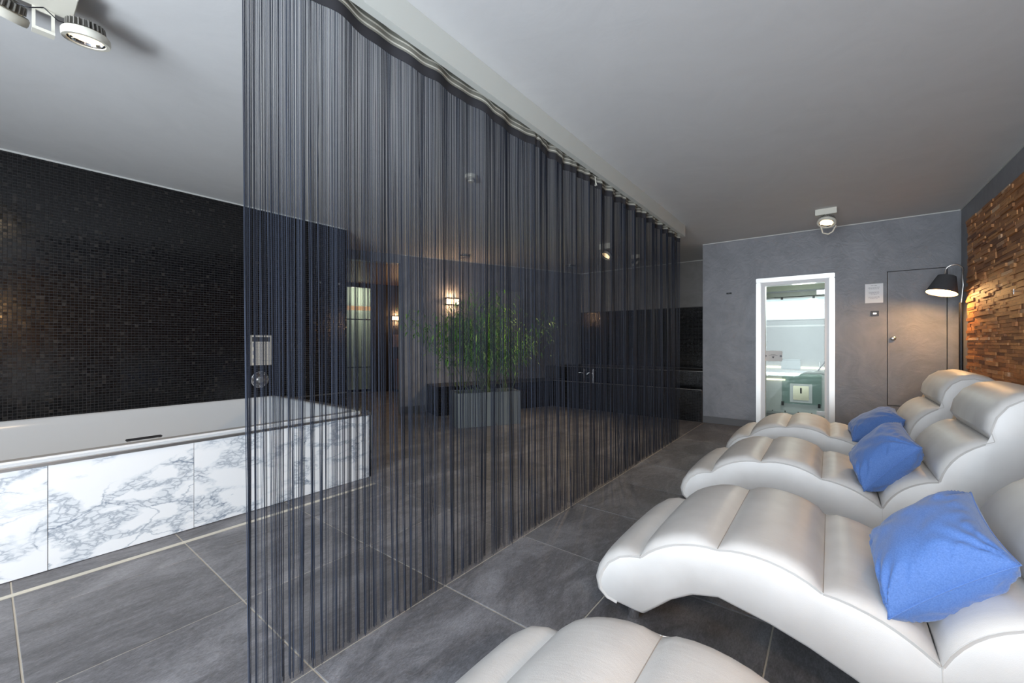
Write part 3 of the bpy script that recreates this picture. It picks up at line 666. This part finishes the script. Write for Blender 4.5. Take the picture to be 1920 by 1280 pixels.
def bar(mb, a, c, w_, u_):
    a, c = Vector(a), Vector(c); d_ = (c-a); u_ = Vector(u_).normalized()*w_; n_ = d_.cross(u_).normalized()*.004
    return mb.obox(a-u_/2-n_/2, d_, u_, n_)
bk = MB(); A, B_ = V(-2.615, .135, 2.60), V(-2.615, .185, 2.60)
bk.box(-2.622, -2.616, .128, .138, 2.505, 2.60).box(-2.622, -2.616, .182, .192, 2.505, 2.60).box(-2.622, -2.616, .138, .182, 2.588, 2.60).box(-2.64, -2.600, .128, .192, 2.500, 2.512)
bk.build('bracket', M['lamp_white'], t1_)
MB().tube([V(-2.60, .16, 2.60), V(-2.60, .12, 2.575), V(-2.63, .08, 2.585), V(-2.66, .05, 2.60)], .0022, 6).tube([V(-2.60, .16, 2.60), V(-2.60, .20, 2.57), V(-2.60, .25, 2.575)], .0022, 6).build('cable', M['dark_metal'], t1_, 60)
MB().tube([V(-2.60, .285, 2.60), V(-2.605, .29, 2.625), V(-2.61, .292, 2.632)], [.012, .007, .006], 8).build('adjuster', M['lamp_white'], t1_, 60)
t2_ = thing('far_spotlight', 'small white spotlight on the ceiling in front of the glass door wall', 'spotlight', (0, 0, 0))
MB().box(-.135, .055, 5.70, 5.79, 2.615, H-.0005).build('housing', M['lamp_white'], t2_, bevel=.002)
MB().tube([V(-.04, 5.745, 2.616), V(-.04, 5.745, 2.56)], .014, 10).build('stem', M['lamp_white'], t2_, 50)
spot_head(t2_, V(-.035, 5.745, 2.525), (-.18, -.45, -1), .088, 45)
bk = MB(); bk.tube([V(-.09, 5.80, 2.53), V(-.07, 5.83, 2.44), V(-.02, 5.84, 2.42)], .008, 8).tube([V(.05, 5.80, 2.50), V(.02, 5.83, 2.44), V(-.02, 5.84, 2.42)], .008, 8).build('yoke', M['lamp_white'], t2_, 60)
t3_ = thing('curtain_spotlight', 'warm lit spotlight on the ceiling seen through the far curtain folds', 'spotlight', (0, 0, 0))
MB().box(-2.76, -2.58, 5.70, 5.79, 2.60, H-.0005).build('housing', M['lamp_white'], t3_, bevel=.002)
MB().tube([V(-2.67, 5.745, 2.601), V(-2.67, 5.745, 2.54)], .014, 10).build('stem', M['lamp_white'], t3_, 50)
spot_head(t3_, V(-2.67, 5.745, 2.50), (-.35, -.62, -.85), .09, 170)
t4_ = thing('recess_spotlight', 'unlit grey spotlight on the ceiling nearest the recess wall', 'spotlight', (0, 0, 0))
MB().box(-2.67, -2.53, 6.75, 6.83, 2.62, H-.0005).build('housing', M['lamp_white'], t4_, bevel=.002)
MB().tube([V(-2.60, 6.79, 2.621), V(-2.60, 6.79, 2.575)], .012, 10).build('stem', M['lamp_white'], t4_, 50)
spot_head(t4_, V(-2.60, 6.79, 2.535), (.5, .5, -1), .07, 0, False, M['chrome'])

# ------------------------------------------------------------------ wood cladding on the right wall
wc = thing('wood_cladding', 'rough cladding of short stacked brown wood blocks on the right wall', 'wall panel', (0, 0, 0))
WX = 1.1495
MB().box(WX-.03, WX, .2, 6.165, .06, 2.425).build('backing', simple('cladding_backing', (.03, .018, .01), .8), wc)
pieces = []
z = .06; row = 0
while z < 2.425:
    h = R.choice((.022, .026, .030, .034)); z1 = min(z+h, 2.44); y = 6.17 + R.uniform(-.012, .012)
    while y > .2:
        l = R.choice((.08, .13, .18, .22, .28, .32))*R.uniform(.85, 1.15); y0 = max(y-l, .19)
        dpt = R.choice((.0, .002, .004, .006, .009, .014)) + R.uniform(0, .003) + (.018 if R.random() < .035 else 0)
        pieces.append((y0, y, z, z1, WX-.03-.008-dpt)); y = y0
    z = z1
def visible_size(p): yc = (p[0]+p[1])/2; zc = p[2]; return (4.45 < yc < 5.75 and zc > .86+.02*(yc-4.5), -yc)
pieces.sort(key=visible_size, reverse=True)
def piece_mb(mb, p): return mb.box(p[4], WX-.0295, p[0]+.0008, p[1]-.0008, p[2]+.0008, p[3]-.0008)
for p in pieces[:298]: piece_mb(MB(), p).build('plank', M['wood'], wc)
mb = MB()
for p in pieces[298:]: piece_mb(mb, p)
stuff(mb.build('planks', M['wood'], wc))
ch = thing('chrome_peg', 'tiny chrome cross shaped peg on the brown wood cladding', 'hook', (1.085, 4.69, 1.58))
MB().tube([V(.03, 0, 0), V(-.012, 0, 0)], .004, 8).tube([V(-.01, -.018, 0), V(-.01, .018, 0)], .0035, 8).tube([V(-.01, 0, -.02), V(-.01, 0, .016)], .0035, 8).build('peg', M['chrome'], ch, 60)

# ------------------------------------------------------------------ floor lamp in the corner
fl = thing('floor_lamp', 'dark floor lamp with a lit cone shade in the far right corner', 'floor lamp', (1.085, 6.30, 0))
MB().lathe([(0, 0), (.048, 0), (.048, .012), (.02, .02), (0, .02)], 28).build('base', M['dark_metal'], fl, 40)
MB().tube([V(0, 0, .015), V(0, 0, 1.62)], .017, 14).build('pole', M['dark_metal'], fl, 60)
arc_ = [V(0, 0, 1.60), V(.012, -.02, 1.80), V(.004, -.03, 1.92)] + [V(-.06+.066*math.cos(a), -.05-.02*math.sin(a), 1.95+.066*math.sin(a)) for a in [PI*k/8 for k in range(0, 8)]] + [V(-.128, -.07, 1.925)]
MB().tube(arc_, .007, 8).build('gooseneck', M['steel'], fl, 60)
mt = Matrix.Translation((-.118, -.09, 1.895)) @ Matrix.Rotation(math.radians(-11), 4, 'X') @ Matrix.Rotation(math.radians(14), 4, 'Y')
MB().lathe([(.004, .006), (.072, .0), (.124, -.185), (.121, -.185), (.069, -.006), (.0, -.004)], 40, mt).build('lamp_shade', M['shade'], fl, 40)
MB().lathe([(.068, -.008), (.1195, -.180)], 40, mt).build('shade_lining', M['shade_in'], fl, 40)
MB().lathe([(0, -.02), (.018, -.03), (.03, -.07), (.03, -.09), (.018, -.115), (0, -.12)], 16, mt).build('bulb', M['glow'], fl, 60)
lamp('floor_lamp_bulb', 'POINT', mt @ V(0, 0, -.150), 24, (1, .58, .24), size=.05, parent=fl)

# ------------------------------------------------------------------ loungers
NT = [(-.643, .317), (-.351, .437), (-.04, .391), (.229, .281), (.45, .474), (.642, .71)]
def arcpts(a, c, bulge, n=8, skew=0):
    a, c = Vector(a), Vector(c); d_ = c-a; nn = Vector((-d_.y, d_.x)).normalized(); o = []
    for i in range(n+1):
        t = i/n; tt = t+skew*t*(1-t); o.append(a+d_*t+nn*bulge*(math.sin(PI*tt)**.8 if 0 < tt < 1 else 0))
    return o
TIP = [Vector(q) for q in ((-.745, .084), (-.79, .092), (-.820, .118), (-.828, .155), (-.815, .20), (-.785, .25), (-.735, .29), (-.69, .308), NT[0])]
HEAD = [Vector(q) for q in (NT[5], (.628, .765), (.645, .83), (.682, .89), (.73, .925), (.80, .938), (.87, .918), (.93, .872), (.975, .815), (.992, .765), (.975, .715), (.93, .70))]
PADS = [TIP, arcpts(NT[0], NT[1], .034), arcpts(NT[1], NT[2], .034), arcpts(NT[2], NT[3], .026), arcpts(NT[3], NT[4], .040), arcpts(NT[4], NT[5], .040), HEAD]
UNDER = [Vector(q) for q in ((.93, .70), (.70, .475), (.596, .35), (.46, .20), (.345, .062), (.215, .060), (.13, .10), (.035, .145), (-.08, .19), (-.19, .222), (-.35, .252), (-.44, .228), (-.52, .178), (-.575, .128), (-.63, .080), (-.66, .078), (-.745, .084))]
W = .77
def normals(pts):
    o = []
    for i in range(len(pts)):
        d_ = (pts[min(i+1, len(pts)-1)]-pts[max(i-1, 0)]).normalized(); o.append(Vector((-d_.y, d_.x)))
    return o
SECT = [(0, 0), (.004, .008), (.012, .017), (.026, .025), (.05, .030), (.10, .033), (.2, .036), (W/2, .038)]
SECT = SECT + [(W-y, h) for y, h in SECT[:-1]][::-1]
def pad_mesh(pts):
    nn = normals(pts); mb = MB(); np_, ns = len(pts), len(SECT)
    for i, (p, n_) in enumerate(zip(pts, nn)):
        t = i/(np_-1); e = min(t, 1-t)*(np_-1)
        k = .02 if e < .5 else (.78 if e < 1.5 else (.95 if e < 2.5 else 1))
        for y, h in SECT: q = p+n_*h*k; mb.v.append((q.x, y, q.y))
    for i in range(np_-1):
        for j in range(ns-1): mb.f.append((i*ns+j, i*ns+j+1, (i+1)*ns+j+1, (i+1)*ns+j))
    # underside closes the pad
    b0 = len(mb.v)
    for p, n_ in zip(pts, nn):
        q = p-n_*.012; mb.v.append((q.x, .004, q.y)); mb.v.append((q.x, W-.004, q.y))
    for i in range(np_-1):
        a, c = b0+2*i, b0+2*i+2
        mb.f += [(a, a+1, c+1, c)[::-1] if False else (a, c, c+1, a+1), (i*ns, (i+1)*ns, c, a), (i*ns+ns-1, a+1, c+1, (i+1)*ns+ns-1)]
    mb.f.append(tuple([j for j in range(ns)]+[b0+1, b0])); l = (np_-1)*ns
    mb.f.append(tuple([b0+2*np_-2, b0+2*np_-1]+[l+j for j in range(ns)][::-1])); return mb
def body_mesh():
    top = []
    for k, pd_ in enumerate(PADS): top += pd_[:-1]
    top.append(PADS[-1][-1]); loop = top + UNDER[1:-1]
    n = len(loop); out = []
    area_ = sum(loop[i].x*loop[(i+1) % n].y-loop[(i+1) % n].x*loop[i].y for i in range(n)); sg = 1 if area_ > 0 else -1
    def off(dd):
        o = []
        for i in range(n):
            d_ = (loop[(i+1) % n]-loop[i-1]).normalized(); nn = Vector((d_.y, -d_.x))*sg; o.append(loop[i]-nn*dd)
        return o
    bm = bmesh.new(); rings = []
    for y, dd in ((.001, .014), (.006, .005), (.014, .001), (W-.014, .001), (W-.006, .005), (W-.001, .014)):
        rings.append([bm.verts.new((q.x, y, q.y)) for q in off(dd)])
    for a, c in zip(rings[:-1], rings[1:]):
        for i in range(n): bm.faces.new((a[i], a[(i+1) % n], c[(i+1) % n], c[i]))
    f0 = bm.faces.new(rings[0]); f1 = bm.faces.new(rings[-1][::-1])
    bmesh.ops.triangulate(bm, faces=[f0, f1]); bmesh.ops.recalc_face_normals(bm, faces=bm.faces)
    me = bpy.data.meshes.new('body'); bm.to_mesh(me); bm.free(); return me
def lounger(label):
    t_ = thing('lounger', label, 'lounger', (0, 0, 0), 0, 'white wave loungers in a row')
    link('body', body_mesh(), M['leather'], t_, 35)
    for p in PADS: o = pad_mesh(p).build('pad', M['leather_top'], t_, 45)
    top = []
    for p in PADS: top += p[:-1]
    top.append(PADS[-1][-1])
    for y in (.0005, W-.0005): MB().tube([V(q.x, y, q.y) for q in top], .0014, 5).build('piping', M['seam'], t_, 80)
    for k in range(1, 7):
        q = PADS[k][0]; n_ = (PADS[k][1]-PADS[k-1][-2]).normalized(); n_ = Vector((-n_.y, n_.x))
        MB().tube([V(q.x+n_.x*(h*.02+.0005), y, q.y+n_.y*(h*.02+.0005)) for y, h in SECT], .0017, 5).build('crease', M['crease'], t_, 80)
    for y in (-.0, W): MB().tube([V(.229, y, .281), V(.232, y, .17), V(.235, y, .062)], .0018, 4).build('side_seam', M['seam'], t_, 80)
    for x, zt in ((-.705, .088), (.28, .07)):
        for y in (.09, W-.09):
            MB().lathe([(0, 0), (.024, 0), (.026, .004), (.026, zt), (0, zt)], 20, Matrix.Translation((x, y, 0))).build('leg', M['chrome'], t_, 40)
    return t_
def copy_tree(o, parent=None):
    c = o.copy(); COL.objects.link(c)
    if parent: c.parent = parent
    for ch_ in [q for q in o.children]: copy_tree(ch_, c)
    return c
fl2 = copy_tree(fl); fl2.location = (1.085, .08, 0); fl2['label'] = 'second floor lamp at the near end of the cladding, mirrored warm in the mosaic'
for q in fl2.children:
    if q.type == 'LIGHT': q.data = q.data.copy(); q.data.energy = 30
L1 = lounger('white lounger nearest the camera, only its footrest hump showing')
L1.location = (.005, .315, 0)
for loc, lb in (((.021, 1.665, 0), 'white lounger with the largest blue cushion and arched side in full view'), ((-.002, 3.06, 0), 'white lounger third from the camera, with a blue cushion on its seat'), ((.036, 4.46, 0), 'white lounger farthest from the camera, beside the flush hatch')):
    c = copy_tree(L1); c.location = loc; c['label'] = lb

# ------------------------------------------------------------------ cushions
def cushion(label, A, B, C, D, thick=.115, seed=0):
    # four corner points (near low, near high, far high, far low), a pillow stuffed between them
    rr_ = random.Random(seed); n = 48; mb = MB(); A, B, C, D = map(Vector, (A, B, C, D)); c = (A+B+C+D)/4
    nrm = (C-A).cross(D-B).normalized(); ph = [rr_.uniform(0, 6) for _ in range(6)]
    def surf(u, v_, side):
        k = .085; x = u*(1-k*(1-v_*v_)*abs(u)**3); y = v_*(1-k*(1-u*u)*abs(v_)**3)
        p = (A*(1-x)*(1-y)+B*(1+x)*(1-y)+C*(1+x)*(1+y)+D*(1-x)*(1+y))/4 - c
        e = max(0, (1-u**4))**.55*max(0, (1-v_**4))**.55
        ed = max(abs(u), abs(v_)); cr = abs(u*v_)
        w1 = .016*cr**1.3*math.sin(15*math.atan2(1.02-abs(v_), 1.02-abs(u))+ph[0])*e**.5
        w1 += .0028*math.sin(9*u+3*v_+ph[1]+2*math.sin(4*v_+ph[2]))*e + .0018*math.sin(17*v_-6*u+ph[3])*e*ed
        w1 += .007*math.exp(-((ed-.84)/.10)**2)*math.sin(22*(u-v_)+ph[4]+2*math.sin(5*u))*e
        return p + nrm*side*(thick*e*(1-.12*(u*u+v_*v_))+w1)
    g = [-1+2*i/n for i in range(n+1)]; g = [math.copysign(abs(q)**.8, q) for q in g]
    idx = {}
    for side in (1, -1):
        for i, u in enumerate(g):
            for j, v_ in enumerate(g):
                if side == -1 and (i in (0, n) or j in (0, n)): idx[side, i, j] = idx[1, i, j]; continue
                idx[side, i, j] = len(mb.v); mb.v.append(surf(u, v_, side))
        for i in range(n):
            for j in range(n):
                q = (idx[side, i, j], idx[side, i+1, j], idx[side, i+1, j+1], idx[side, i, j+1]); mb.f.append(q if side == 1 else q[::-1])
    t_ = thing('cushion', label, 'cushion', c, 0, 'blue cushions on the loungers')
    mb.build('cover', M['blue'], t_, 80)
    pts = [surf(u, -1, 1) for u in g]+[surf(1, q, 1) for q in g[1:]]+[surf(-q, 1, 1) for q in g[1:]]+[surf(-1, -q, 1) for q in g[1:]]
    MB().tube([Vector(q) for q in pts], .0025, 5, False).build('piping', M['blue'], t_, 80)
    return t_
cushion('large blue cushion on the lounger with the arched side in full view', (.137, 1.662, .372), (.412, 1.74, .592), (.385, 2.10, .682), (.125, 2.04, .43), .11, 1)
cushion('blue cushion on the lounger third from the camera', (.149, 3.042, .362), (.393, 3.12, .631), (.346, 3.50, .703), (.11, 3.43, .42), .11, 2)
cushion('blue cushion on the lounger farthest from the camera', (.145, 4.45, .378), (.476, 4.53, .581), (.447, 4.90, .621), (.125, 4.83, .41), .10, 3)
